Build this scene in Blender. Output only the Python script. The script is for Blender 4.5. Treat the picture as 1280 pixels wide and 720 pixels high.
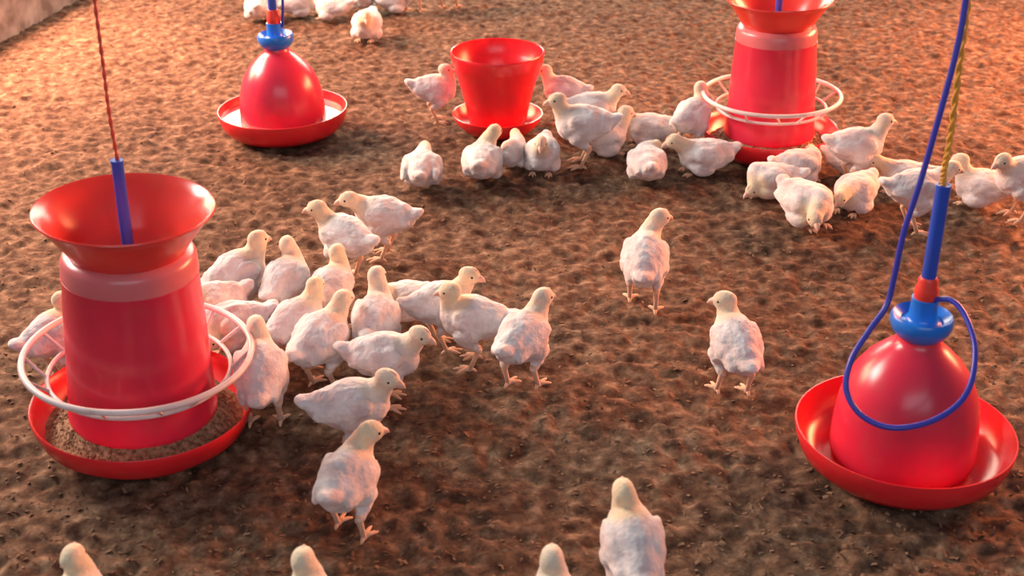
import bpy, bmesh, math, random
import numpy as np
from mathutils import Vector, Matrix, Euler

random.seed(7)
C = bpy.context.scene.collection
for o in list(bpy.data.objects):
    bpy.data.objects.remove(o)

# ------------------------------------------------------------------ camera
F_PX = 1600.0
PITCH = math.radians(26.565)
CAM_H = 1.149
cam_d = bpy.data.cameras.new('camera')
cam_d.sensor_width = 36.0
cam_d.lens = 36.0 * F_PX / 1280.0
cam_d.clip_start = 0.05
cam_d.dof.use_dof = True
cam_d.dof.focus_distance = 2.45
cam_d.dof.aperture_fstop = 5.6
cam = bpy.data.objects.new('camera', cam_d)
C.objects.link(cam)
cam.location = (0, 0, CAM_H)
cam.rotation_euler = (math.pi / 2 - PITCH, 0, 0)
bpy.context.scene.camera = cam
SP, CP = math.sin(PITCH), math.cos(PITCH)

def ray(u, v):
    """direction of the sight line through a pixel (unit depth)"""
    a = (u - 640) / F_PX
    t = (v - 360) / F_PX
    return Vector((a, CP - t * SP, -(SP + t * CP)))

def at(u, v, z):
    d = ray(u, v)
    k = (z - CAM_H) / d.z
    return Vector((0, 0, CAM_H)) + d * k

# ------------------------------------------------------------------ world and light
sc = bpy.context.scene
sc.view_settings.view_transform = 'Standard'
sc.view_settings.look = 'None'
sc.view_settings.gamma = 1.0
sc.view_settings.use_curve_mapping = False
sc.view_settings.exposure = 0.0
w = bpy.data.worlds.new('world')
sc.world = w
w.use_nodes = True
bg = w.node_tree.nodes['Background']
bg.inputs['Color'].default_value = (0.80, 0.82, 1.0, 1)
bg.inputs['Strength'].default_value = 0.19

def area(name, loc, target, sx, sy, power, col, spread=180):
    l = bpy.data.lights.new(name, 'AREA')
    l.shape = 'RECTANGLE'
    l.size, l.size_y = sx, sy
    l.energy = power
    l.color = col
    l.spread = math.radians(spread)
    o = bpy.data.objects.new(name, l)
    C.objects.link(o)
    o.location = loc
    o.rotation_euler = (Vector(target) - Vector(loc)).to_track_quat('-Z', 'Y').to_euler()
    return o

# open side of the shed on the left, daylight coming through an orange curtain
area('daylight_left', (-2.45, 4.3, 1.15), (-1.65, 3.75, 0), 1.6, 0.9, 118, (1.0, 0.42, 0.24), 95)
# neutral daylight higher up on the left, the main light on the flock
area('daylight_high', (-3.3, 3.4, 2.5), (0, 2.3, 0), 1.5, 1.1, 180, (1.0, 0.95, 0.84))
# curtain on the right
area('daylight_right', (3.0, 4.0, 1.1), (1.75, 3.3, 0), 1.8, 0.9, 135, (1.0, 0.31, 0.13), 105)
# far end of the shed
area('daylight_far', (0.2, 8.0, 2.2), (0.0, 4.6, 0), 5.0, 2.0, 400, (1.0, 0.86, 0.68))
# soft cool fill added behind the camera to brighten the chicks' near sides
area('fill_near', (0.3, -2.6, 2.6), (0, 2.6, 0), 4.0, 1.8, 56, (0.90, 0.92, 1.0))

# ------------------------------------------------------------------ materials
def new_mat(name):
    m = bpy.data.materials.new(name)
    m.use_nodes = True
    return m, m.node_tree.nodes, m.node_tree.links, m.node_tree.nodes['Principled BSDF']

def plastic(name, col, rough=0.35, scatter=0.0, var=0.12, dirt=(0.30, 0.17, 0.10), dirt_amt=0.15):
    m, N, L, b = new_mat(name)
    tc = N.new('ShaderNodeTexCoord')
    n1 = N.new('ShaderNodeTexNoise'); n1.inputs['Scale'].default_value = 9; n1.inputs['Detail'].default_value = 5
    L.new(tc.outputs['Object'], n1.inputs['Vector'])
    r = N.new('ShaderNodeValToRGB')
    r.color_ramp.elements[0].position = 0.3; r.color_ramp.elements[1].position = 0.75
    r.color_ramp.elements[0].color = (*[c * (1 - var) for c in col], 1)
    r.color_ramp.elements[1].color = (*[min(1, c * (1 + var)) for c in col], 1)
    L.new(n1.outputs['Fac'], r.inputs['Fac'])
    n2 = N.new('ShaderNodeTexNoise'); n2.inputs['Scale'].default_value = 23; n2.inputs['Detail'].default_value = 8
    L.new(tc.outputs['Object'], n2.inputs['Vector'])
    mr = N.new('ShaderNodeMapRange')
    mr.inputs['From Min'].default_value = 0.52; mr.inputs['From Max'].default_value = 0.8
    mr.inputs['To Min'].default_value = 0; mr.inputs['To Max'].default_value = dirt_amt
    L.new(n2.outputs['Fac'], mr.inputs['Value'])
    mx = N.new('ShaderNodeMix'); mx.data_type = 'RGBA'
    L.new(mr.outputs[0], mx.inputs['Factor'])
    L.new(r.outputs['Color'], mx.inputs['A'])
    mx.inputs['B'].default_value = (*dirt, 1)
    L.new(mx.outputs['Result'], b.inputs['Base Color'])
    b.inputs['Roughness'].default_value = rough
    if scatter:
        b.inputs['Subsurface Weight'].default_value = scatter
        b.inputs['Subsurface Radius'].default_value = (0.02, 0.004, 0.004)
        b.inputs['Subsurface Scale'].default_value = 0.5
    return m

M_BODY = plastic('crimson_plastic', (0.74, 0.030, 0.070), 0.26)
M_TRAY = plastic('red_plastic', (0.78, 0.022, 0.032), 0.26)
M_BOWL = plastic('scarlet_plastic', (0.80, 0.050, 0.035), 0.24)
M_COLLAR = plastic('pale_rose_plastic', (0.70, 0.16, 0.17), 0.28, dirt_amt=0.3)
M_GRILL = plastic('white_plastic', (0.80, 0.66, 0.64), 0.4, dirt_amt=0.35)
M_BLUE = plastic('blue_plastic', (0.022, 0.085, 0.52), 0.32, dirt_amt=0.08)
M_BLUEC = plastic('bright_blue_plastic', (0.012, 0.19, 0.72), 0.28, dirt_amt=0.08)
M_HOSE = plastic('blue_hose_plastic', (0.045, 0.05, 0.42), 0.35, dirt_amt=0.05)
M_VALVE = plastic('orange_red_plastic', (0.85, 0.05, 0.03), 0.4)
M_YROPE = plastic('yellow_rope', (0.75, 0.36, 0.05), 0.8)
M_RROPE = plastic('red_rope', (0.62, 0.09, 0.06), 0.8)
M_WOOD = plastic('weathered_wood', (0.20, 0.13, 0.08), 0.85, var=0.4)

def water_mat():
    m, N, L, b = new_mat('water')
    b.inputs['Base Color'].default_value = (0.9, 0.85, 0.85, 1)
    b.inputs['Roughness'].default_value = 0.06
    b.inputs['IOR'].default_value = 1.33
    b.inputs['Transmission Weight'].default_value = 0.9
    n = N.new('ShaderNodeTexNoise'); n.inputs['Scale'].default_value = 30
    bp = N.new('ShaderNodeBump'); bp.inputs['Strength'].default_value = 0.05
    L.new(n.outputs['Fac'], bp.inputs['Height']); L.new(bp.outputs['Normal'], b.inputs['Normal'])
    return m
M_WATER = water_mat()

def litter_mat():
    m, N, L, b = new_mat('litter_floor')
    tc = N.new('ShaderNodeTexCoord')
    def noise(s, d=6, rough=0.6):
        n = N.new('ShaderNodeTexNoise'); n.inputs['Scale'].default_value = s
        n.inputs['Detail'].default_value = d; n.inputs['Roughness'].default_value = rough
        L.new(tc.outputs['Object'], n.inputs['Vector']); return n
    a = noise(40, 5, 0.60)
    r = N.new('ShaderNodeValToRGB')
    e = r.color_ramp.elements
    e[0].position = 0.34; e[0].color = (0.050, 0.024, 0.015, 1)
    e[1].position = 0.70; e[1].color = (0.29, 0.185, 0.120, 1)
    k = e.new(0.46); k.color = (0.098, 0.054, 0.033, 1)
    k = e.new(0.58); k.color = (0.165, 0.098, 0.060, 1)
    L.new(a.outputs['Fac'], r.inputs['Fac'])
    # slow patches: damp dark litter and drier tan litter
    p = noise(1.6, 4, 0.5)
    mr = N.new('ShaderNodeMapRange')
    mr.inputs['From Min'].default_value = 0.3; mr.inputs['From Max'].default_value = 0.7
    mr.inputs['To Min'].default_value = 0.78; mr.inputs['To Max'].default_value = 1.22
    L.new(p.outputs['Fac'], mr.inputs['Value'])
    v = N.new('ShaderNodeVectorMath'); v.operation = 'SCALE'
    L.new(r.outputs['Color'], v.inputs[0]); L.new(mr.outputs[0], v.inputs['Scale'])
    L.new(v.outputs[0], b.inputs['Base Color'])
    b.inputs['Roughness'].default_value = 0.95
    b.inputs['Specular IOR Level'].default_value = 0.15
    h = noise(70, 5, 0.6)
    bp = N.new('ShaderNodeBump'); bp.inputs['Strength'].default_value = 0.6; bp.inputs['Distance'].default_value = 0.003
    L.new(h.outputs['Fac'], bp.inputs['Height']); L.new(bp.outputs['Normal'], b.inputs['Normal'])
    return m
M_LITTER = litter_mat()

def husk_mat(name, c0, c1, scale=60):
    m, N, L, b = new_mat(name)
    tc = N.new('ShaderNodeTexCoord')
    n = N.new('ShaderNodeTexNoise'); n.inputs['Scale'].default_value = scale; n.inputs['Detail'].default_value = 3
    L.new(tc.outputs['Object'], n.inputs['Vector'])
    r = N.new('ShaderNodeValToRGB')
    r.color_ramp.elements[0].position = 0.35; r.color_ramp.elements[0].color = (*c0, 1)
    r.color_ramp.elements[1].position = 0.68; r.color_ramp.elements[1].color = (*c1, 1)
    L.new(n.outputs['Fac'], r.inputs['Fac']); L.new(r.outputs['Color'], b.inputs['Base Color'])
    b.inputs['Roughness'].default_value = 0.9
    b.inputs['Specular IOR Level'].default_value = 0.2
    return m
M_HUSK = husk_mat('wood_shavings', (0.10, 0.055, 0.032), (0.28, 0.17, 0.105))
M_FEED = husk_mat('feed_grain', (0.16, 0.085, 0.045), (0.42, 0.27, 0.16), 140)
M_CONC = husk_mat('weathered_concrete', (0.20, 0.165, 0.14), (0.42, 0.38, 0.35), 14)

def down_mat():
    """chick plumage: white body, cream-yellow head and neck, pale orange shanks"""
    m, N, L, b = new_mat('chick_down')
    ya = N.new('ShaderNodeAttribute'); ya.attribute_name = 'yellow'
    la = N.new('ShaderNodeAttribute'); la.attribute_name = 'shank'
    pa = N.new('ShaderNodeAttribute'); pa.attribute_name = 'skin'
    tc = N.new('ShaderNodeTexCoord')
    oi = N.new('ShaderNodeObjectInfo')
    ad = N.new('ShaderNodeVectorMath'); ad.operation = 'ADD'
    L.new(tc.outputs['Object'], ad.inputs[0])
    cmb = N.new('ShaderNodeCombineXYZ'); L.new(oi.outputs['Random'], cmb.inputs[0]); L.new(oi.outputs['Random'], cmb.inputs[2])
    L.new(cmb.outputs[0], ad.inputs[1])
    n = N.new('ShaderNodeTexNoise'); n.inputs['Scale'].default_value = 26; n.inputs['Detail'].default_value = 5
    L.new(ad.outputs[0], n.inputs['Vector'])
    r = N.new('ShaderNodeValToRGB')
    e = r.color_ramp.elements
    e[0].position = 0.30; e[0].color = (0.56, 0.48, 0.47, 1)
    e[1].position = 0.62; e[1].color = (0.78, 0.745, 0.73, 1)
    L.new(n.outputs['Fac'], r.inputs['Fac'])
    def mix(fac, a, col):
        x = N.new('ShaderNodeMix'); x.data_type = 'RGBA'
        L.new(fac, x.inputs['Factor']); L.new(a, x.inputs['A']); x.inputs['B'].default_value = (*col, 1)
        return x.outputs['Result']
    c = mix(ya.outputs['Fac'], r.outputs['Color'], (0.78, 0.63, 0.42))
    c = mix(pa.outputs['Fac'], c, (0.62, 0.30, 0.25))
    c = mix(la.outputs['Fac'], c, (0.72, 0.45, 0.29))
    L.new(c, b.inputs['Base Color'])
    b.inputs['Roughness'].default_value = 0.85
    b.inputs['Specular IOR Level'].default_value = 0.15
    b.inputs['Sheen Weight'].default_value = 0.35
    b.inputs['Sheen Roughness'].default_value = 0.5
    n2 = N.new('ShaderNodeTexNoise'); n2.inputs['Scale'].default_value = 190; n2.inputs['Detail'].default_value = 3
    L.new(tc.outputs['Object'], n2.inputs['Vector'])
    bp = N.new('ShaderNodeBump'); bp.inputs['Strength'].default_value = 0.45; bp.inputs['Distance'].default_value = 0.004
    L.new(n2.outputs['Fac'], bp.inputs['Height']); L.new(bp.outputs['Normal'], b.inputs['Normal'])
    return m
M_DOWN = down_mat()
M_BEAK = plastic('beak_horn', (0.74, 0.46, 0.36), 0.4, dirt_amt=0.05)
M_EYE = plastic('eye_black', (0.012, 0.010, 0.010), 0.12, dirt_amt=0)
M_COMB = plastic('comb_skin', (0.72, 0.42, 0.36), 0.5, dirt_amt=0)

# ------------------------------------------------------------------ mesh helpers
def link_mesh(name, me, mat, parent=None, smooth=True):
    if mat: me.materials.append(mat)
    if smooth:
        me.polygons.foreach_set('use_smooth', [True] * len(me.polygons))
    o = bpy.data.objects.new(name, me)
    C.objects.link(o)
    if parent: o.parent = parent
    return o

def obj(name, bm, mat, parent=None, smooth=True):
    me = bpy.data.meshes.new(name)
    bmesh.ops.recalc_face_normals(bm, faces=bm.faces)
    bm.to_mesh(me); bm.free()
    o = link_mesh(name, me, mat, parent, smooth)
    if smooth: me.set_sharp_from_angle(angle=math.radians(52))
    return o

def lathe(bm, prof, seg=72, closed=False):
    rings = []
    for r, z in prof:
        if r < 1e-5:
            rings.append([bm.verts.new((0, 0, z))])
        else:
            rings.append([bm.verts.new((r * math.cos(2 * math.pi * i / seg), r * math.sin(2 * math.pi * i / seg), z)) for i in range(seg)])
    pairs = list(zip(rings, rings[1:]))
    if closed: pairs.append((rings[-1], rings[0]))
    for a, b in pairs:
        for i in range(seg):
            j = (i + 1) % seg
            if len(a) == 1 and len(b) == 1: continue
            if len(a) == 1: bm.faces.new((a[0], b[i], b[j]))
            elif len(b) == 1: bm.faces.new((a[i], b[0], a[j]))
            else: bm.faces.new((a[i], b[i], b[j], a[j]))
    return bm

def tube(bm, pts, rad, seg=10, closed=False, cap=True):
    pts = [Vector(p) for p in pts]
    n = len(pts)
    if not hasattr(rad, '__len__'): rad = [rad] * n
    prev = None; rings = []
    for i, p in enumerate(pts):
        a = pts[(i - 1) % n] if (closed or i > 0) else p
        b = pts[(i + 1) % n] if (closed or i < n - 1) else p
        t = (b - a).normalized()
        if prev is None:
            up = Vector((0, 0, 1)) if abs(t.z) < 0.9 else Vector((1, 0, 0))
            nrm = t.cross(up).normalized()
        else:
            nrm = (prev - t * prev.dot(t)).normalized()
        prev = nrm
        bi = t.cross(nrm)
        rings.append([bm.verts.new(p + (nrm * math.cos(2 * math.pi * k / seg) + bi * math.sin(2 * math.pi * k / seg)) * rad[i]) for k in range(seg)])
    rr = list(zip(rings, rings[1:]))
    if closed: rr.append((rings[-1], rings[0]))
    for a, b in rr:
        for k in range(seg):
            j = (k + 1) % seg
            bm.faces.new((a[k], a[j], b[j], b[k]))
    if cap and not closed:
        bm.faces.new(rings[0][::-1]); bm.faces.new(rings[-1])
    return bm

def spline(pts, n=12):
    P = [Vector(p) for p in pts]
    P = [P[0] * 2 - P[1]] + P + [P[-1] * 2 - P[-2]]
    out = []
    for i in range(1, len(P) - 2):
        for k in range(n):
            t = k / n
            a, b, c, d = P[i - 1], P[i], P[i + 1], P[i + 2]
            out.append(0.5 * ((2 * b) + (c - a) * t + (2 * a - 5 * b + 4 * c - d) * t * t + (3 * b - a - 3 * c + d) * t ** 3))
    out.append(P[-2])
    return out

def empty(name, loc, label, cat, group=None, rot=(0, 0, 0)):
    o = bpy.data.objects.new(name, None)
    C.objects.link(o)
    o.empty_display_size = 0.05
    o.location = loc; o.rotation_euler = rot
    tag(o, label, cat, group)
    return o

def tag(o, label=None, cat=None, group=None, kind=None):
    if label: o['label'] = label
    if cat: o['category'] = cat
    if group: o['group'] = group
    if kind: o['kind'] = kind
    return o

# value noise on arrays
def vnoise(x, y, z, seed=0):
    xi = np.floor(x).astype(np.int64); yi = np.floor(y).astype(np.int64); zi = np.floor(z).astype(np.int64)
    fx, fy, fz = x - xi, y - yi, z - zi
    fx = fx * fx * (3 - 2 * fx); fy = fy * fy * (3 - 2 * fy); fz = fz * fz * (3 - 2 * fz)
    def h(a, b, c):
        n = (a * 73856093) ^ (b * 19349663) ^ (c * 83492791) ^ (seed * 2654435761)
        n = (n ^ (n >> 13)) * 1274126177 & 0xffffffff
        n = (n ^ (n >> 16)) & 0xffff
        return n / 65535.0
    def lerp(a, b, t): return a + (b - a) * t
    r = lerp(lerp(lerp(h(xi, yi, zi), h(xi + 1, yi, zi), fx), lerp(h(xi, yi + 1, zi), h(xi + 1, yi + 1, zi), fx), fy),
             lerp(lerp(h(xi, yi, zi + 1), h(xi + 1, yi, zi + 1), fx), lerp(h(xi, yi + 1, zi + 1), h(xi + 1, yi + 1, zi + 1), fx), fy), fz)
    return r * 2 - 1

# ------------------------------------------------------------------ the setting
def floor_h(x, y):
    z0 = np.zeros_like(x)
    a = vnoise(x / .35, y / .35, z0, 1) * 0.004
    b = vnoise(x / .050, y / .050, z0, 2) * 0.0040
    c = vnoise(x / .019, y / .019, z0, 3) * 0.0062
    d = vnoise(x / .0105, y / .0105, z0, 4) * 0.0030
    return a + b + c + d - 0.006

def build_floor():
    def axis(lo, a, b, hi, fine):
        core = np.arange(a, b, fine)
        left = a - np.cumsum(np.geomspace(fine * 1.3, 0.5, 22)); left = left[left > lo][::-1]
        right = core[-1] + np.cumsum(np.geomspace(fine * 1.3, 0.5, 22)); right = right[right < hi]
        return np.concatenate([[lo], left, core, right, [hi]])
    xs = axis(-6, -1.95, 1.95, 6, 0.0085)
    ys = axis(-2, 1.0, 4.7, 10, 0.0085)
    X, Y = np.meshgrid(xs, ys)
    Z = floor_h(X.ravel(), Y.ravel())
    co = np.stack([X.ravel(), Y.ravel(), Z], 1)
    nx, ny = len(xs), len(ys)
    i = np.arange(nx * ny).reshape(ny, nx)
    q = np.stack([i[:-1, :-1], i[:-1, 1:], i[1:, 1:], i[1:, :-1]], -1).reshape(-1, 4)
    me = bpy.data.meshes.new('floor')
    me.vertices.add(len(co)); me.vertices.foreach_set('co', co.ravel())
    me.loops.add(q.size); me.loops.foreach_set('vertex_index', q.ravel().astype(np.int32))
    me.polygons.add(len(q))
    me.polygons.foreach_set('loop_start', np.arange(0, q.size, 4, dtype=np.int32))
    me.polygons.foreach_set('loop_total', np.full(len(q), 4, np.int32))
    me.update(calc_edges=True)
    o = link_mesh('floor', me, M_LITTER)
    tag(o, 'brown wood shaving and husk litter spread over the shed floor', None, None, 'structure')
build_floor()

def build_shavings(n=7000):
    rng = np.random.default_rng(3)
    u = rng.uniform(-20, 1300, n); v = rng.uniform(-10, 760, n)
    a = (u - 640) / F_PX; t = (v - 360) / F_PX
    k = CAM_H / (SP + t * CP)
    x = a * k; y = (CP - t * SP) * k
    # nothing lies under or behind the side wall
    wa, wb = at(0, 52, 0), at(92, 0, 0)
    side = (wb.x - wa.x) * (y - wa.y) - (wb.y - wa.y) * (x - wa.x)
    keep = side < -0.004
    x, y = x[keep], y[keep]; n = len(x)
    L = rng.uniform(0.002, 0.0055, n); W = L * rng.uniform(0.25, 0.7, n)
    th = rng.uniform(0, 2 * math.pi, n)
    z = floor_h(x, y) + 0.0015
    ax = np.stack([np.cos(th), np.sin(th), rng.uniform(-.5, .5, n)], 1) * L[:, None]
    bx = np.stack([-np.sin(th), np.cos(th), rng.uniform(-.6, .6, n)], 1) * W[:, None]
    c = np.stack([x, y, z], 1)
    up = np.array([0, 0, 1.0]) * (W * rng.uniform(.2, .7, n))[:, None]
    P = np.stack([c - ax - bx, c + ax - bx * .6, c + ax * .8 + bx, c - ax * .7 + bx, c + up, ], 1).reshape(-1, 3)
    b = (np.arange(n) * 5)[:, None]
    tri = np.concatenate([b + np.array([[0, 1, 4]]), b + np.array([[1, 2, 4]]), b + np.array([[2, 3, 4]]), b + np.array([[3, 0, 4]])], 0)
    me = bpy.data.meshes.new('wood_shavings')
    me.vertices.add(len(P)); me.vertices.foreach_set('co', P.ravel())
    me.loops.add(tri.size); me.loops.foreach_set('vertex_index', tri.ravel().astype(np.int32))
    me.polygons.add(len(tri))
    me.polygons.foreach_set('loop_start', np.arange(0, tri.size, 3, dtype=np.int32))
    me.polygons.foreach_set('loop_total', np.full(len(tri), 3, np.int32))
    me.update(calc_edges=True)
    o = link_mesh('wood_shavings', me, M_HUSK, None, False)
    tag(o, 'loose brown wood shavings scattered over the litter floor', 'litter', None, 'stuff')
build_shavings()

def build_curb():
    a = at(0, 52, 0); b = at(92, 0, 0)
    d = (b - a).normalized(); n = Vector((-d.y, d.x, 0))
    if n.x > 0: n = -n
    p0 = a - d * 1.6; p1 = b + d * 3.5
    bm = bmesh.new()
    prof = [(0, -0.03), (0.0, 0.125), (0.012, 0.14), (0.30, 0.145), (0.315, 0.13), (0.32, -0.03)]
    rows = []
    steps = 60
    for k in range(steps + 1):
        p = p0.lerp(p1, k / steps)
        row = []
        for (o_, z) in prof:
            jx = 0.004 * math.sin(k * 1.7 + z * 30)
            row.append(bm.verts.new((p.x + n.x * (o_ + jx), p.y + n.y * (o_ + jx), z + 0.003 * math.sin(k * 2.3 + o_ * 9))))
        rows.append(row)
    for r0, r1 in zip(rows, rows[1:]):
        for i in range(len(prof) - 1):
            bm.faces.new((r0[i], r0[i + 1], r1[i + 1], r1[i]))
    bm.faces.new(rows[0]); bm.faces.new(rows[-1][::-1])
    o = obj('wall_left', bm, M_CONC, None, False)
    tag(o, 'low grey concrete side wall in the upper left corner', None, None, 'structure')
build_curb()

def build_beams():
    for i, y in enumerate((1.7, 3.2)):
        bm = bmesh.new()
        tube(bm, spline([(-4.5, y, 2.62), (-2, y, 2.60), (0, y, 2.61), (2, y, 2.60), (4.5, y, 2.62)], 6), 0.045, 14)
        o = obj('trim_%d' % (i + 1), bm, M_WOOD)
        tag(o, 'round wooden roof pole the feeders hang from', None, None, 'structure')
build_beams()

# ------------------------------------------------------------------ feeders
def tray_profile(R, rb, h, th=0.0035, lip=0.004, z0=0.0):
    out = [(0, z0), (rb * 0.9, z0), (rb, z0 + 0.003), (R * 0.93, z0 + h * 0.45), (R * 0.985, z0 + h * 0.82), (R, z0 + h), (R - lip * .3, z0 + h + 0.002),
           (R - lip, z0 + h), (R * 0.975 - th, z0 + h * 0.8), (R * 0.92 - th, z0 + h * 0.47), (rb - th, z0 + 0.003 + th), (rb * 0.88, z0 + th), (0, z0 + th)]
    return out

def ring_pts(r, z, n=72, tiltz=0):
    return [(r * math.cos(2 * math.pi * i / n), r * math.sin(2 * math.pi * i / n), z) for i in range(n)]

def tube_feeder(loc, label, rot, scale=1.0, pipe_lean=(0, 0)):
    t = empty('tube_feeder', loc, label, 'feeder', 'hanging red tube feeders', rot)
    t.scale = (scale,) * 3
    bm = lathe(bmesh.new(), tray_profile(0.1745, 0.128, 0.068), 96)
    # low cone in the middle of the pan that spreads the feed
    lathe(bm, [(0.085, 0.004), (0.05, 0.02), (0.0, 0.034)], 48)
    obj('feed_pan', bm, M_TRAY, t)
    # feed tube: slightly wider at the bottom
    bm = lathe(bmesh.new(), [(0.1140, 0.050), (0.1160, 0.053), (0.1160, 0.060), (0.1140, 0.066), (0.1100, 0.14), (0.1050, 0.24), (0.1010, 0.292), (0.1020, 0.296), (0.1020, 0.300),
                             (0.0985, 0.300), (0.0985, 0.29), (0.107, 0.14), (0.1110, 0.066), (0.112, 0.050)], 96, closed=True)
    obj('feed_tube', bm, M_BODY, t)
    bm = lathe(bmesh.new(), [(0.1015, 0.300), (0.1000, 0.325), (0.094, 0.336), (0.083, 0.338), (0.081, 0.334), (0.092, 0.330), (0.0965, 0.322), (0.0985, 0.300)], 96, closed=True)
    obj('collar', bm, M_COLLAR, t)
    # flared filling bowl
    bm = lathe(bmesh.new(), [(0.0, 0.3105), (0.06, 0.312), (0.076, 0.320), (0.084, 0.333), (0.100, 0.360), (0.120, 0.388), (0.1305, 0.4015), (0.1325, 0.4025), (0.1315, 0.405),
                             (0.1290, 0.404), (0.117, 0.3905), (0.097, 0.3625), (0.081, 0.335), (0.074, 0.323), (0.058, 0.3155), (0.0, 0.314)], 96)
    obj('filling_bowl', bm, M_BOWL, t)
    # feeding grill: two rings and slanting bars
    bm = tube(bmesh.new(), ring_pts(0.1740, 0.156, 96), 0.0052, 10, closed=True)
    g = obj('feeding_grill', bm, M_GRILL, t)
    bm = tube(bmesh.new(), ring_pts(0.140, 0.124, 96), 0.0038, 8, closed=True)
    obj('lower_ring', bm, M_GRILL, g)
    for k in range(14):
        a = 2 * math.pi * (k + 0.35) / 14
        a2 = a + (0.10 if k % 2 else -0.04)
        bm = tube(bmesh.new(), [(0.1735 * math.cos(a), 0.1735 * math.sin(a), 0.155), (0.157 * math.cos((a + a2) / 2), 0.157 * math.sin((a + a2) / 2), 0.1395), (0.140 * math.cos(a2), 0.140 * math.sin(a2), 0.124)], 0.0028, 7)
        obj('grill_bar', bm, M_GRILL, g)
    # blue hanging pipe rising out of the bowl
    lx, ly = pipe_lean
    bm = tube(bmesh.new(), [(0.001, 0, 0.314), (lx, ly, 0.478)], 0.0088, 16)
    # hollow mouth
    tube(bm, [(lx, ly, 0.476), (lx, ly, 0.4795)], 0.0096, 16)
    obj('hanging_pipe', bm, M_BLUE, t)
    return t

def feed_heap(loc, R, z, label):
    bm = bmesh.new()
    rnd = random.Random(5)
    seg = 64
    rings = []
    for (r, h) in [(0.100, 0.0225), (0.116, 0.0190), (0.130, 0.009), (0.142, 0.002), (R, -0.003)]:
        rings.append([bm.verts.new((r * math.cos(2 * math.pi * i / seg), r * math.sin(2 * math.pi * i / seg), z + h + rnd.uniform(-.0022, .0022))) for i in range(seg)])
    for a, b in zip(rings, rings[1:]):
        for i in range(seg):
            j = (i + 1) % seg
            bm.faces.new((a[i], b[i], b[j], a[j]))
    for k in range(1500):
        a = rnd.uniform(0, 2 * math.pi); r = rnd.uniform(0.117, R - .004)
        zz = z + 0.019 - (r - .116) * .68
        s = rnd.uniform(.0012, .0024)
        m = Matrix.Translation((r * math.cos(a), r * math.sin(a), zz)) @ Euler((rnd.uniform(0, 3), rnd.uniform(0, 3), 0)).to_matrix().to_4x4() @ Matrix.Diagonal((s, s, s * 1.6, 1))
        bmesh.ops.create_icosphere(bm, subdivisions=1, radius=1, matrix=m)
    o = obj('feed', bm, M_FEED)
    o.location = loc
    return tag(o, label, 'feed', None, 'stuff')

P_FL = at(177, 500, 0.070); P_FL.z = 0.004
f1 = tube_feeder(P_FL, 'large red tube feeder at left with flared bowl and white feeding ring', (math.radians(1.0), math.radians(2.8), 0), 1.0, (-0.004, 0.0))
fh = feed_heap(P_FL, 0.1545, 0.032, 'brown ground feed lying in the pan of the left feeder')
fh.rotation_euler = f1.rotation_euler
P_FR = at(962, 158, 0.070); P_FR.z = 0.004
f2 = tube_feeder(P_FR, 'red tube feeder at upper right, bowl cut by the top edge of the photo', (0, math.radians(-1.0), 0.4), 0.97, (0.0, 0.0))
fh = feed_heap(P_FR, 0.1545, 0.032, 'brown ground feed lying in the pan of the upper right feeder')
fh.rotation_euler = f2.rotation_euler; fh.scale = (0.97,) * 3

def cord(name, pts, r, mat, label, strands=2, turns=60, cat='rope'):
    P = spline(pts[:-1], 14)
    seg = (P[-1] - P[-2]).length
    nn = max(2, int((pts[-1] - P[-1]).length / seg))
    P = P + [P[-1].lerp(pts[-1], k / nn) for k in range(1, nn + 1)]
    bm = bmesh.new()
    if strands == 1:
        tube(bm, P, r, 10)
    else:
        n = len(P)
        for s in range(strands):
            q = []
            for i, p in enumerate(P):
                t = (P[min(i + 1, n - 1)] - P[max(i - 1, 0)]).normalized()
                a = t.cross(Vector((0, 1, 0.2))).normalized(); b = t.cross(a)
                ph = 2 * math.pi * (i / 6 + s / strands)
                q.append(p + (a * math.cos(ph) + b * math.sin(ph)) * r * 0.5)
            tube(bm, q, r * 0.62, 6)
    o = obj(name, bm, mat)
    return tag(o, label, cat)

bpy.context.view_layer.update()
top1 = f1.matrix_world @ Vector((-0.002, 0, 0.474))
def on_y(u, v, y):
    d = ray(u, v)
    return Vector((0, 0, CAM_H)) + d * (y / d.y)
cord('rope', [top1 + Vector((0, 0, -0.01)), on_y(137, 145, top1.y), on_y(128, 75, top1.y), on_y(118, 0, top1.y), on_y(106, -90, top1.y - .01), Vector((-0.66, 1.72, 2.60))], 0.0028, M_RROPE,
     'thin red cord rising from the blue pipe of the left feeder')
top2 = f2.matrix_world @ Vector((0, 0, 0.474))
cord('rope', [top2 + Vector((0, 0, -0.01)), top2 + Vector((0, 0, .7)), Vector((top2.x, 3.2, 2.60))], 0.0026, M_RROPE,
     'red cord holding the upper right feeder')

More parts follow.
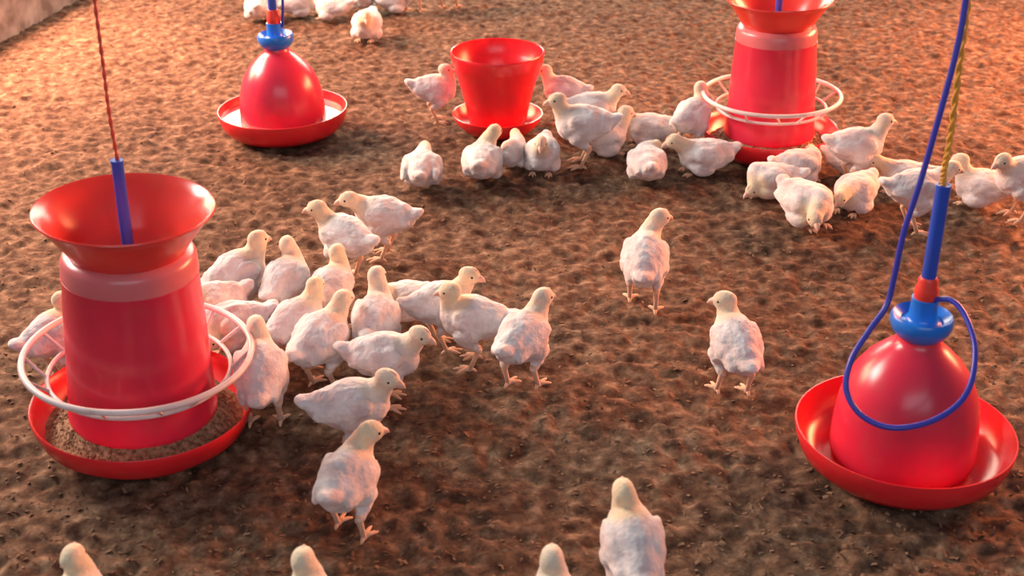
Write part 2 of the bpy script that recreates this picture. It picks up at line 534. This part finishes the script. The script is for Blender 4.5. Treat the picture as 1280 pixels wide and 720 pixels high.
# ------------------------------------------------------------------ bell drinkers
def bell_drinker(loc, label, rot=(0, 0, 0), s=1.0, pipe_top=0.466):
    t = empty('bell_drinker', loc, label, 'drinker', 'red bell drinkers', rot)
    t.scale = (s,) * 3
    R = 0.1665
    bm = lathe(bmesh.new(), [(0.055, 0.012), (0.105, 0.008), (0.118, 0.004), (0.140, 0.006), (0.156, 0.022), (0.1645, 0.045), (0.1675, 0.0615), (0.1668, 0.064), (0.1645, 0.064),
                             (0.1610, 0.046), (0.152, 0.0255), (0.138, 0.0105), (0.120, 0.0085), (0.107, 0.013), (0.055, 0.016)], 96, closed=True)
    obj('water_trough', bm, M_TRAY, t)
    bm = lathe(bmesh.new(), [(0.1053, 0.016), (0.1095, 0.020), (0.1104, 0.030), (0.1095, 0.060), (0.1076, 0.085), (0.1048, 0.108), (0.0987, 0.132), (0.0884, 0.156), (0.0733, 0.178), (0.0564, 0.195), (0.0427, 0.207), (0.0340, 0.214), (0.0301, 0.222), (0.0291, 0.235), (0.0252, 0.236),
                             (0.0252, 0.220), (0.0388, 0.204), (0.0696, 0.176), (0.0846, 0.155), (0.1015, 0.105), (0.1053, 0.060), (0.1053, 0.020)], 96, closed=True)
    obj('bell', bm, M_BODY, t)
    bm = lathe(bmesh.new(), [(0.0000, 0.222), (0.0285, 0.222), (0.0350, 0.227), (0.0419, 0.236), (0.0455, 0.246), (0.0460, 0.256), (0.0432, 0.260), (0.0396, 0.256), (0.0313, 0.250), (0.0248, 0.252), (0.0212, 0.258), (0.0198, 0.272), (0.0198, 0.288), (0.0000, 0.288)], 64)
    obj('cap', bm, M_BLUEC, t)
    bm = lathe(bmesh.new(), [(0.0, 0.284), (0.0155, 0.284), (0.017, 0.290), (0.017, 0.304), (0.0145, 0.309), (0.0145, 0.318), (0.012, 0.322), (0.0, 0.322)], 32)
    obj('valve', bm, M_VALVE, t)
    bm = tube(bmesh.new(), [(0, 0, 0.318), (0, 0, pipe_top)], 0.0105, 20)
    lathe(bm, [(0.0107, pipe_top - .006), (0.0107, pipe_top + .001), (0.008, pipe_top + .001), (0.008, pipe_top - .006)], 20, closed=True)
    obj('hanging_pipe', bm, M_BLUE, t)
    return t

P_DR = at(1130, 538, 0.06); P_DR.z = 0.004
d1 = bell_drinker(P_DR, 'red bell drinker at lower right with blue cap and looping hose', (0, 0, 0))
P_DL = at(354, 138, 0.06); P_DL.z = 0.004
d2 = bell_drinker(P_DL, 'red bell drinker at upper left beyond the large left feeder', (0, math.radians(-1.0), 0.5), 1.01)

def water(loc, label, s=1.0):
    bm = lathe(bmesh.new(), [(0.1105, 0.0440), (0.130, 0.0442), (0.145, 0.0442), (0.1605, 0.0440)], 72)
    o = obj('water', bm, M_WATER)
    o.location = loc; o.scale = (s,) * 3
    return tag(o, label, 'water', None, 'stuff')
water(P_DL, 'clear water in the trough of the upper left drinker', 1.01)

def hose():
    # loop of the hose in front of / around the bell, then up to the roof
    y0 = P_DR.y
    def py(u, v, y):
        d = ray(u, v); k = y / d.y
        return Vector((0, 0, CAM_H)) + d * k
    px = [(1166, 374, y0 - .010), (1190, 376, y0 - .03), (1208, 398, y0 - .06), (1219, 440, y0 - .105), (1208, 492, y0 - .155), (1170, 524, y0 - .185),
          (1118, 535, y0 - .195), (1078, 520, y0 - .175), (1058, 488, y0 - .150), (1064, 450, y0 - .125), (1086, 414, y0 - .10), (1108, 382, y0 - .08), (1118, 345, y0 - .07),
          (1130, 290, y0 - .06), (1152, 222, y0 - .05), (1176, 138, y0 - .04), (1194, 70, y0 - .03), (1206, 8, y0 - .02), (1212, -60, y0 - .01)]
    pts = [py(*p) for p in px]
    e = pts[-1]
    tail = Vector((e.x + .08, 1.70, 2.60))
    bm = tube(bmesh.new(), spline(pts, 10) + [e.lerp(tail, k / 24) for k in range(1, 25)], 0.0042, 12)
    o = obj('hose', bm, M_HOSE)
    tag(o, 'thin blue hose looping round the lower right drinker and rising upward', 'hose')
hose()

pt = P_DR + Vector((0, 0, 0.462))
ya = P_DR.y
cord('rope', [pt, on_y(1180, 215, ya), on_y(1188, 170, ya), on_y(1199, 85, ya), on_y(1211, -5, ya), on_y(1222, -90, ya), Vector((0.70, 1.70, 2.60))], 0.0046, M_YROPE, 'yellow rope holding the blue pipe of the lower right drinker')
pt = P_DL + Vector((0, 0, 0.468))
cord('rope', [pt, pt + Vector((0.0, 0, .5)), Vector((P_DL.x, 3.2, 2.60))], 0.003, M_RROPE, 'cord holding the upper left drinker')
# thin hose beside the pipe of the far drinker
bm = tube(bmesh.new(), spline([P_DL + Vector((.017, -.006, .28)), P_DL + Vector((.024, -.01, .36)), P_DL + Vector((.022, -.008, .48)), P_DL + Vector((.02, 0, 1.2)), Vector((P_DL.x + .02, 3.2, 2.58))], 8), 0.0035, 10)
tag(obj('hose', bm, M_HOSE), 'thin hose rising beside the pipe of the upper left drinker', 'hose')

# ------------------------------------------------------------------ small pot feeder
def pot_feeder(loc, label):
    t = empty('pot_feeder', loc, label, 'feeder')
    bm = lathe(bmesh.new(), [(0, 0), (0.080, 0), (0.088, 0.004), (0.110, 0.026), (0.119, 0.045), (0.1195, 0.048), (0.116, 0.048), (0.107, 0.029), (0.086, 0.009), (0.078, 0.006), (0, 0.006)], 84)
    obj('saucer', bm, M_TRAY, t)
    bm = lathe(bmesh.new(), [(0, 0.012), (0.068, 0.012), (0.073, 0.016), (0.078, 0.040), (0.089, 0.090), (0.101, 0.135), (0.1125, 0.172), (0.1150, 0.177), (0.1175, 0.182), (0.1210, 0.206), (0.1225, 0.213), (0.1205, 0.216), (0.1180, 0.2145),
                             (0.1155, 0.180), (0.1085, 0.172), (0.098, 0.135), (0.086, 0.090), (0.070, 0.020), (0.064, 0.016), (0, 0.016)], 84)
    obj('pot', bm, M_TRAY, t)
    return t
P_POT = at(622, 143, 0.045); P_POT.z = 0.002
pot_feeder(P_POT, 'small red pot feeder on a saucer in the upper middle')

# ------------------------------------------------------------------ chicks
def sphere_into(bm, c, r, rot=None, seg=16):
    m = Matrix.Translation(Vector(c))
    if rot is not None: m = m @ rot.to_4x4()
    m = m @ Matrix.Diagonal((r[0], r[1], r[2], 1))
    bmesh.ops.create_uvsphere(bm, u_segments=seg, v_segments=max(8, seg // 2 + 2), radius=1, matrix=m)

def chain_into(bm, pts, rads, seg=14):
    for (p0, r0), (p1, r1) in zip(zip(pts, rads), list(zip(pts, rads))[1:]):
        p0, p1 = Vector(p0), Vector(p1)
        n = max(2, int((p1 - p0).length / (min(r0, r1) * 0.6)) + 1)
        for i in range(n + 1):
            k = i / n
            r = r0 + (r1 - r0) * k
            sphere_into(bm, p0.lerp(p1, k), (r, r, r), None, seg)

# small shifts so that crowded bodies press against each other without passing through
NUDGE = {2: (0.008, -0.007), 10: (-0.007, 0.006), 11: (0.027, 0.007), 12: (-0.006, 0.005), 13: (-0.014, -0.006), 15: (0.004, -0.003), 18: (-0.022, 0.032), 21: (-0.007, -0.005), 22: (-0.004, -0.003), 23: (0.005, -0.001), 24: (0.006, -0.03), 25: (-0.006, 0.03), 28: (-0.03, 0.014), 29: (-0.03, 0.008), 30: (-0.017, -0.008), 32: (0.03, -0.03), 33: (-0.002, 0.017), 34: (-0.003, 0.02), 35: (0.013, -0.045), 36: (0.054, 0.013), 37: (-0.0, 0.027), 38: (0.004, -0.013), 39: (-0.038, -0.004), 40: (-0.003, -0.022), 41: (-0.014, -0.026), 42: (-0.014, -0.016), 43: (0.024, 0.005), 44: (0.03, 0.03), 45: (0.046, -0.042), 47: (0.014, 0.03), 48: (-0.011, -0.03), 49: (-0.012, -0.003), 50: (-0.014, 0.01), 51: (0.013, -0.028), 53: (-0.03, 0.015), 54: (0.011, 0.016), 55: (0.03, -0.006), 56: (0.014, -0.004), 16: (0.014, 0), 17: (-0.01, 0.006)}

def chick(u, v, heading, label, pose='stand', head=None, reach='up', look=0.0, s=1.0, stride=0.0, pitch=8, group='white chicks', fat=1.0, wing=0.0, dz=0.0):
    """u,v: pixel of the middle of the body; heading: degrees, 0 = to the right, 90 = away"""
    idx = chick.n; chick.n += 1
    rnd = random.Random(100 + idx)
    sit = pose == 'sit'
    zc = (0.048 if sit else 0.104)
    base = at(u, v, zc * s + dz); base.z = dz
    h = math.radians(heading)
    R = Matrix.Rotation(h, 4, 'Z')
    # nominal head point in chick space
    nom = {'up': Vector((.066, 0, zc + .082)), 'fwd': Vector((.094, 0, zc + .05)), 'down': Vector((.108, 0, max(.03, zc - .045))), 'tuck': Vector((.070, 0, zc + .028)), 'high': Vector((.058, 0, zc + .092))}[reach]
    nb = Vector((.040, 0, zc + .012))
    if head is not None:
        nw = base + (R @ (nom * s))
        o = Vector((0, 0, CAM_H)); d = ray(*head).normalized()
        pw = o + d * (nw - o).dot(d)
        hp = (R.inverted() @ (pw - base)) / s
        off = hp - nb
        L = off.length
        mx = .100 if reach == 'tuck' else .106
        if L > mx: hp = nb + off * (mx / L)
        if L < .045: hp = nb + off * (.045 / max(L, .01))
        if hp.z < .025: hp.z = .025
    else:
        hp = nom
    # body pieces, pitched about the middle
    bm = bmesh.new()
    P = Euler((0, -math.radians(pitch if not sit else pitch * .3), 0)).to_matrix()
    cz = Vector((0, 0, zc))
    def B(x, y, z): return cz + P @ Vector((x, y, z))
    fl = .9 if sit else 1.0
    sphere_into(bm, B(0, 0, 0), (.060, .0370 * fat * (1.16 if sit else 1), .0410 * fl), P, 24)
    sphere_into(bm, B(.026, 0, -.006), (.037, .0335 * fat, .038 * fl), P, 20)
    sphere_into(bm, B(-.034, 0, .006), (.037, .0275 * fat, .029), P, 20)
    Pt = P @ Euler((0, math.radians(24), 0)).to_matrix()
    sphere_into(bm, B(-.064, 0, .018), (.026, .018, .0095), Pt, 14)
    sphere_into(bm, B(-.056, 0, .010), (.022, .021, .014), Pt, 14)
    # wings, folded against the flanks, tips reaching back
    for sd in (-1, 1):
        W = P @ Euler((math.radians(sd * 12), math.radians(-6 + 5 * wing), math.radians(sd * 6))).to_matrix()
        sphere_into(bm, B(-.002, sd * (.0325 * fat + .004 * wing), .006), (.037, .0090, .023), W, 16)
        sphere_into(bm, B(-.036, sd * (.0275 * fat + .010 * wing), .004 + .004 * wing), (.030, .0065, .014), W, 14)
        if sit:
            sphere_into(bm, B(.012, sd * .030, -.028), (.030, .017, .016), P, 14)
    # neck
    mid = nb.lerp(hp, .52) + Vector((.006 if hp.z > zc + .03 else .002, 0, .004))
    chain_into(bm, [B(.022, 0, .004), nb, mid, hp], [.031, .0245, .0172, .0148], 14)
    # head turned about z, tilted a little
    dirn = Vector((hp.x - nb.x, hp.y - nb.y, 0))
    base_yaw = math.atan2(dirn.y, dirn.x) * .5 if dirn.length > .02 else 0
    hpitch = {'up': 12, 'high': 8, 'fwd': 18, 'down': 62, 'tuck': 20}[reach]
    H = Euler((0, math.radians(hpitch), base_yaw + math.radians(look))).to_matrix()
    sphere_into(bm, hp + H @ Vector((.003, 0, .001)), (.0215, .0148, .0168), H, 18)
    sphere_into(bm, hp + H @ Vector((.014, 0, -.002)), (.0100, .0100, .0105), H, 14)
    # legs: thigh and drumstick are feathered, shanks are added after remeshing
    hocks = []
    if not sit:
        for sd, st in ((-1, stride), (1, -stride)):
            hip = B(-.004, sd * .024, -.018)
            lift = 0.0
            foot = Vector((.004 + st, sd * .025, .0045))
            knee = Vector((.018 + st * .3, sd * .026, .074))
            hock = Vector((-.014 + st * .75, sd * .025, .048))
            chain_into(bm, [hip, knee, hock], [.021, .0155, .0066], 12)
            hocks.append((hock, foot))
    me0 = bpy.data.meshes.new('tmp'); bm.to_mesh(me0); bm.free()
    o0 = bpy.data.objects.new('tmp', me0); C.objects.link(o0)
    md = o0.modifiers.new('r', 'REMESH'); md.mode = 'VOXEL'
    md.voxel_size = .0029 if v > 240 else .0036
    dg = bpy.context.evaluated_depsgraph_get()
    me = bpy.data.meshes.new_from_object(o0.evaluated_get(dg))
    bpy.data.objects.remove(o0); bpy.data.meshes.remove(me0)
    # smooth the joins
    n = len(me.vertices)
    co = np.empty(n * 3); me.vertices.foreach_get('co', co); co = co.reshape(-1, 3)
    ed = np.empty(len(me.edges) * 2, np.int32); me.edges.foreach_get('vertices', ed); ed = ed.reshape(-1, 2)
    deg = np.bincount(ed.ravel(), minlength=n).astype(float)[:, None]
    for _ in range(7):
        acc = np.zeros_like(co)
        for k in range(3):
            acc[:, k] = np.bincount(ed[:, 0], co[ed[:, 1], k], n) + np.bincount(ed[:, 1], co[ed[:, 0], k], n)
        co = co * .45 + acc / deg * .55
    me.vertices.foreach_set('co', co.ravel()); me.update()
    nr = np.empty(n * 3); me.vertices.foreach_get('normal', nr); nr = nr.reshape(-1, 3)
    # downy clumps, stretched from front to back
    hv = np.array(hp)
    dh = np.linalg.norm(co - hv, axis=1)
    body = np.clip((dh - .02) / .05, 0, 1)
    x, y, z = co.T
    sd_ = idx * 7
    d = vnoise(x / .020 + idx, y / .013, z / .013, sd_) * .0019 + vnoise(x / .009, y / .0052, z / .0052, sd_ + 1) * .0013
    co = co + nr * (d * (.25 + .75 * body) + .0015)[:, None]
    me.vertices.foreach_set('co', co.ravel())
    # colour weights: cream head and neck, pink skin showing through, shank colour
    nbv = np.array(nb)
    t = np.clip(((co - nbv) @ (hv - nbv)) / max(1e-6, (hv - nbv) @ (hv - nbv)), -1, 1.5)
    off = np.linalg.norm((co - nbv) - t[:, None] * (hv - nbv), axis=1)
    yel = np.clip((t - .02) / .65, 0, 1) * np.clip((.045 - off) / .015, 0, 1)
    yel = np.maximum(yel, np.clip((.034 - dh) / .008, 0, 1)) * rnd.uniform(.65, 1.0)
    skin = np.clip((vnoise(x / .03 + 9, y / .022 + idx, z / .022, sd_ + 2) - .4) * 1.6, 0, .22) * body
    face = hv + np.array(H @ Vector((.012, 0, .001)))
    skin = np.maximum(skin, np.clip((.013 - np.linalg.norm(co - face, axis=1)) / .006, 0, 1) * .45)
    shank = np.clip((.056 - z) / .012, 0, 1) * (0 if sit else 1)
    # shanks and toes as tapered tubes rooted inside the drumsticks, same mesh
    bl = bmesh.new()
    for hock, foot in hocks:
        tube(bl, [hock + Vector((.002, 0, .008)), hock, hock.lerp(foot, .5) + Vector((.001, 0, 0)), foot + Vector((0, 0, .001))], [.0062, .0058, .0042, .0046], 10)
        for ang, ln in ((-32, .027), (0, .033), (32, .027), (180, .013)):
            a = math.radians(ang)
            dv = Vector((math.cos(a), math.sin(a), 0))
            p0 = foot + Vector((0, 0, .0005))
            tube(bl, [p0 - dv * .002, p0 + dv * ln * .35 + Vector((0, 0, .002)), p0 + dv * ln * .75 + Vector((0, 0, -.0005)), p0 + dv * ln + Vector((0, 0, -.0028))], [.0040, .0034, .0028, .0012], 8)
    if sit:
        for sd in (-1, 1):
            for ang, ln in ((-22, .020), (6, .024), (30, .018)):
                a = math.radians(ang); dv = Vector((math.cos(a), math.sin(a), 0))
                p0 = Vector((.036, sd * .020, .005))
                tube(bl, [p0, p0 + dv * ln * .6 + Vector((0, 0, .001)), p0 + dv * ln + Vector((0, 0, -.002))], [.0036, .0030, .0013], 8)
    bmesh.ops.recalc_face_normals(bl, faces=bl.faces)
    nl = len(bl.verts)
    bl2 = bmesh.new(); bl2.from_mesh(me)
    ml = bpy.data.meshes.new('t2'); bl.to_mesh(ml); bl.free()
    bl2.from_mesh(ml); bpy.data.meshes.remove(ml)
    bl2.to_mesh(me); bl2.free()
    for nm, arr, fill in (('yellow', yel, 0.0), ('skin', skin, 0.0), ('shank', shank, 1.0)):
        at_ = me.attributes.new(nm, 'FLOAT', 'POINT')
        full = np.concatenate([arr, np.full(nl, fill)]).astype(np.float32)
        at_.data.foreach_set('value', full)
    me.name = 'chick'
    me.materials.clear()
    c = link_mesh('chick', me, M_DOWN)
    c.location = base + (Vector((*NUDGE[idx], 0)) if idx in NUDGE else Vector()); c.rotation_euler = (0, 0, h); c.scale = (s,) * 3
    tag(c, label, 'chick', group)
    # beak
    bb = bmesh.new()
    tube(bb, [hp + H @ Vector(p) for p in ((.019, 0, 0), (.025, 0, .0006), (.031, 0, -.001), (.0365, 0, -.0042))], [.0072, .0060, .0040, .0008], 12)
    tube(bb, [hp + H @ Vector(p) for p in ((.018, 0, -.004), (.025, 0, -.0042), (.032, 0, -.0052))], [.0054, .0040, .0010], 10)
    obj('beak', bb, M_BEAK, c)
    for sd in (-1, 1):
        be = bmesh.new()
        sphere_into(be, hp + H @ Vector((.0105, sd * .0134, .0036)), (.0025, .0018, .0025), H, 12)
        obj('eye', be, M_EYE, c)
    bc = bmesh.new()
    tube(bc, [hp + H @ Vector(p) for p in ((.021, 0, .0085), (.015, 0, .0145), (.007, 0, .0165), (0, 0, .0155))], [.0014, .0024, .0022, .0010], 8)
    obj('comb', bc, M_COMB, c)
    return c
chick.n = 0

G1 = 'chicks walking alone in the open'
G2 = 'chicks crowded beside the left feeder'
G3 = 'chicks resting round the small red pot'
G4 = 'chicks resting right of the upper right feeder'
G5 = 'chicks along the top edge of the photo'
G6 = 'chicks at the bottom edge of the photo'
# --- alone
chick(806, 322, 82, 'chick walking away alone, upper one of the two lone chicks right of centre', 'stand', (823, 272), 'up', -25, 1.04, -.022, 20, G1)
chick(921, 428, 100, 'lone chick with head turned left, lower one of the pair right of centre', 'stand', (909, 381), 'up', 55, .98, -.008, 22, G1)
chick(647, 418, 62, 'white chick standing at the right end of the crowd, seen from behind', 'stand', (671, 370), 'up', -20, .98, .010, 10, G1)
chick(433, 597, 76, 'white chick striding away below the crowd, orange legs showing', 'stand', (458, 545), 'up', -10, .96, -.012, 4, G1)
# --- bottom edge
chick(792, 680, 96, 'chick at the bottom edge right of centre, back and neck in view', 'stand', (780, 616), 'high', 0, .97, .02, 22, G6)
chick(95, 764, 90, 'chick at the bottom left corner, only its head in view', 'stand', (90, 699), 'high', 0, .93, 0, 18, G6)
chick(382, 768, 88, 'chick at the bottom edge below the striding chick, only its head in view', 'stand', (378, 702), 'high', 0, .93, 0, 18, G6)
chick(693, 766, 90, 'chick at the bottom edge, middle of the frame, only its head in view', 'stand', (690, 700), 'high', 0, .93, 0, 18, G6)
# --- crowd beside the left feeder
chick(438, 504, 12, 'chick in profile facing right at the lower edge of the crowd', 'stand', (482, 473), 'up', -10, .95, .0, 6, G2)
chick(480, 443, 4, 'chick facing right with beak out, right side of the crowd', 'stand', (517, 425), 'fwd', -5, .93, .0, 4, G2)
chick(598, 398, 168, 'chick facing left directly behind the right end chick', 'stand', (570, 370), 'up', 0, .95, 0, 8, G2)
chick(530, 380, 25, 'chick with head up facing right behind the left facing one', 'stand', (566, 346), 'up', -20, .92, 0, 4, G2)
chick(403, 424, 62, 'white backed chick at the front middle of the crowd', 'stand', (430, 378), 'up', 0, .98, 0, 15, G2, 1.08)
chick(480, 396, 84, 'upright chick seen from behind in the crowd\'s centre, above the one with beak out', 'stand', (480, 343), 'up', -20, .96, 0, 12, G2)
chick(512, 372, 190, 'shaded chick mostly hidden behind the upright one in the crowd\'s centre', 'sit', (486, 368), 'tuck', 0, .85, 0, 8, G2)
chick(366, 400, 55, 'chick left of the white backed one, neck up', 'stand', (390, 357), 'up', 10, .92, 0, 12, G2)
chick(404, 358, 70, 'chick with yellowish neck behind the middle of the crowd', 'stand', (412, 324), 'up', 0, .90, 0, 12, G2)
chick(362, 352, 72, 'right one of the two tall necked chicks at the back of the crowd', 'stand', (365, 309), 'up', 15, .95, 0, 15, G2)
chick(304, 352, 48, 'left one of the two tall necked chicks at the back of the crowd', 'stand', (331, 311), 'up', 0, 1.0, 0, 15, G2)
chick(432, 294, 142, 'chick facing left just above the crowd, tail to lower right', 'stand', (404, 268), 'up', 10, .98, 0, 10, G2)
chick(480, 268, 168, 'chick facing left, topmost and farthest of the crowd by the left feeder', 'stand', (439, 250), 'up', 0, .95, 0, 8, G2)
chick(331, 462, 96, 'chick seen from behind pressed against the right side of the left feeder', 'stand', (326, 408), 'up', 0, 1.0, 0, 25, G2)
chick(296, 402, 205, 'chick with head down at the right rim of the left feeder', 'stand', (268, 424), 'fwd', 0, .92, 0, 2, G2)
chick(262, 378, 215, 'chick behind the left feeder, partly hidden by its tube', 'stand', (236, 372), 'fwd', 0, .92, 0, 4, G2)
chick(70, 405, 50, 'chick standing behind the left edge of the left feeder', 'stand', (80, 368), 'up', 0, .92, 0, 12, G2)
chick(88, 436, 20, 'chick seen through the left feeder\'s white ring on its left side', 'sit', (118, 430), 'fwd', 0, .85, 0, 5, G2)
# --- around the pot
chick(527, 210, 88, 'chick crouching alone left of the pot group, head hidden', 'sit', (530, 190), 'tuck', 0, 1.0, 0, 30, G3, 1.05, 1.0)
chick(543, 110, 12, 'chick on the left side of the small red pot', 'stand', (556, 90), 'up', 0, .92, 0, 0, G3)
chick(618, 203, 84, 'large chick lying in front of the pot, head up in the middle', 'sit', (631, 170), 'up', 0, 1.06, 0, 12, G3, 1.1)
chick(656, 192, 70, 'narrow chick squeezed between two others in front of the pot', 'sit', (660, 174), 'tuck', 0, .86, 0, 10, G3, .78)
chick(687, 188, 262, 'round chick facing the camera in front of the pot', 'sit', (685, 178), 'tuck', 0, .98, 0, 8, G3)
chick(706, 112, 158, 'chick behind the pot\'s right edge with raised head', 'stand', (683, 88), 'up', 0, .90, 0, 6, G3)
chick(714, 148, 176, 'big chick beside the pot\'s right edge, facing left', 'stand', (682, 120), 'up', 0, 1.08, 0, 6, G3, 1.1)
chick(742, 136, 8, 'chick with long neck raised to the right behind the big one', 'stand', (772, 117), 'up', 0, .95, 0, 4, G3)
chick(752, 172, 10, 'chick lying in shade below the long necked one', 'sit', (776, 158), 'tuck', 0, 1.05, 0, 6, G3, 1.1)
chick(800, 195, 92, 'square backed white chick lying right of the shaded one', 'sit', (806, 178), 'tuck', 0, 1.0, 0, 8, G3, 1.1)
chick(855, 195, 188, 'chick lying with tail toward the upper right feeder', 'sit', (822, 182), 'tuck', 0, 1.02, 0, 14, G3, 1.05)
chick(815, 164, 178, 'chick lying behind the square backed one', 'sit', (788, 154), 'tuck', 0, .98, 0, 5, G3)
chick(862, 142, 52, 'chick standing behind the left rim of the upper right feeder', 'stand', (872, 108), 'up', 0, .98, 0, 14, G3)
# --- right of the far feeder
chick(1090, 180, 12, 'pinkish chick standing with raised head right of the upper right feeder', 'stand', (1125, 150), 'up', 0, 1.02, 0, 2, G4)
chick(966, 218, 172, 'white chick lying below the upper right feeder, leftmost of its heap', 'sit', (944, 222), 'tuck', 0, .95, 0, 5, G4)
chick(1012, 245, 300, 'brightest white chick lying at the front of the heap', 'sit', (1024, 262), 'tuck', 0, 1.1, 0, 4, G4, 1.1)
chick(1003, 202, 20, 'chick with folded neck at the back of the heap', 'sit', (1020, 192), 'tuck', 0, .95, 0, 5, G4)
chick(1058, 238, 230, 'chick at the right end of the heap by the pinkish chick', 'sit', (1040, 246), 'tuck', 0, 1.0, 0, 5, G4)
chick(1052, 205, 340, 'small headed chick behind the right end of the heap', 'sit', (1072, 196), 'tuck', 0, .9, 0, 5, G4)
chick(1102, 210, 165, 'chick lying in shade between the heap and the hose', 'sit', (1078, 200), 'tuck', 0, .9, 0, 5, G4)
chick(1146, 234, 8, 'white chick behind the blue hose and the blue pipe', 'stand', (1184, 214), 'fwd', 0, 1.0, 0, 4, G4)
chick(1228, 238, 158, 'chick lying right of the blue pipe, head turned left', 'sit', (1204, 222), 'tuck', 0, 1.0, 0, 6, G4, 1.0, .6)
chick(1282, 212, 184, 'pink lit chick cut by the right edge of the photo', 'stand', (1256, 196), 'fwd', 0, 1.02, 0, 4, G4)
# --- along the top edge
chick(326, 8, 100, 'chick left of the upper left drinker at the top edge', 'sit', (334, -4), 'tuck', 0, 1.0, 0, 6, G5)
chick(374, 4, 20, 'chick directly right of the upper left drinker\'s pipe', 'sit', (392, -8), 'tuck', 0, 1.0, 0, 5, G5)
chick(412, 5, 165, 'chick at the top edge between the pipe and the lowest hanging chick', 'sit', (394, -6), 'tuck', 0, .95, 0, 5, G5)
chick(459, 28, 262, 'chick nearest the camera in the row along the top edge', 'sit', (457, 22), 'tuck', 0, 1.1, 0, 6, G5)
chick(462, -2, 95, 'chick right behind the nearest one of the top row', 'sit', (468, -14), 'tuck', 0, 1.0, 0, 6, G5)
chick(486, 0, 10, 'chick at the right end of the top row', 'sit', (500, -10), 'tuck', 0, .95, 0, 6, G5)
chick(505, -22, 80, 'chick above the top edge with only its feet in view, nearer the row', 'stand', None, 'up', 0, 1.0, 0, 8, G5)
chick(556, -26, 80, 'chick above the top edge with only its feet in view, farther right', 'stand', None, 'up', 0, 1.0, .01, 8, G5)
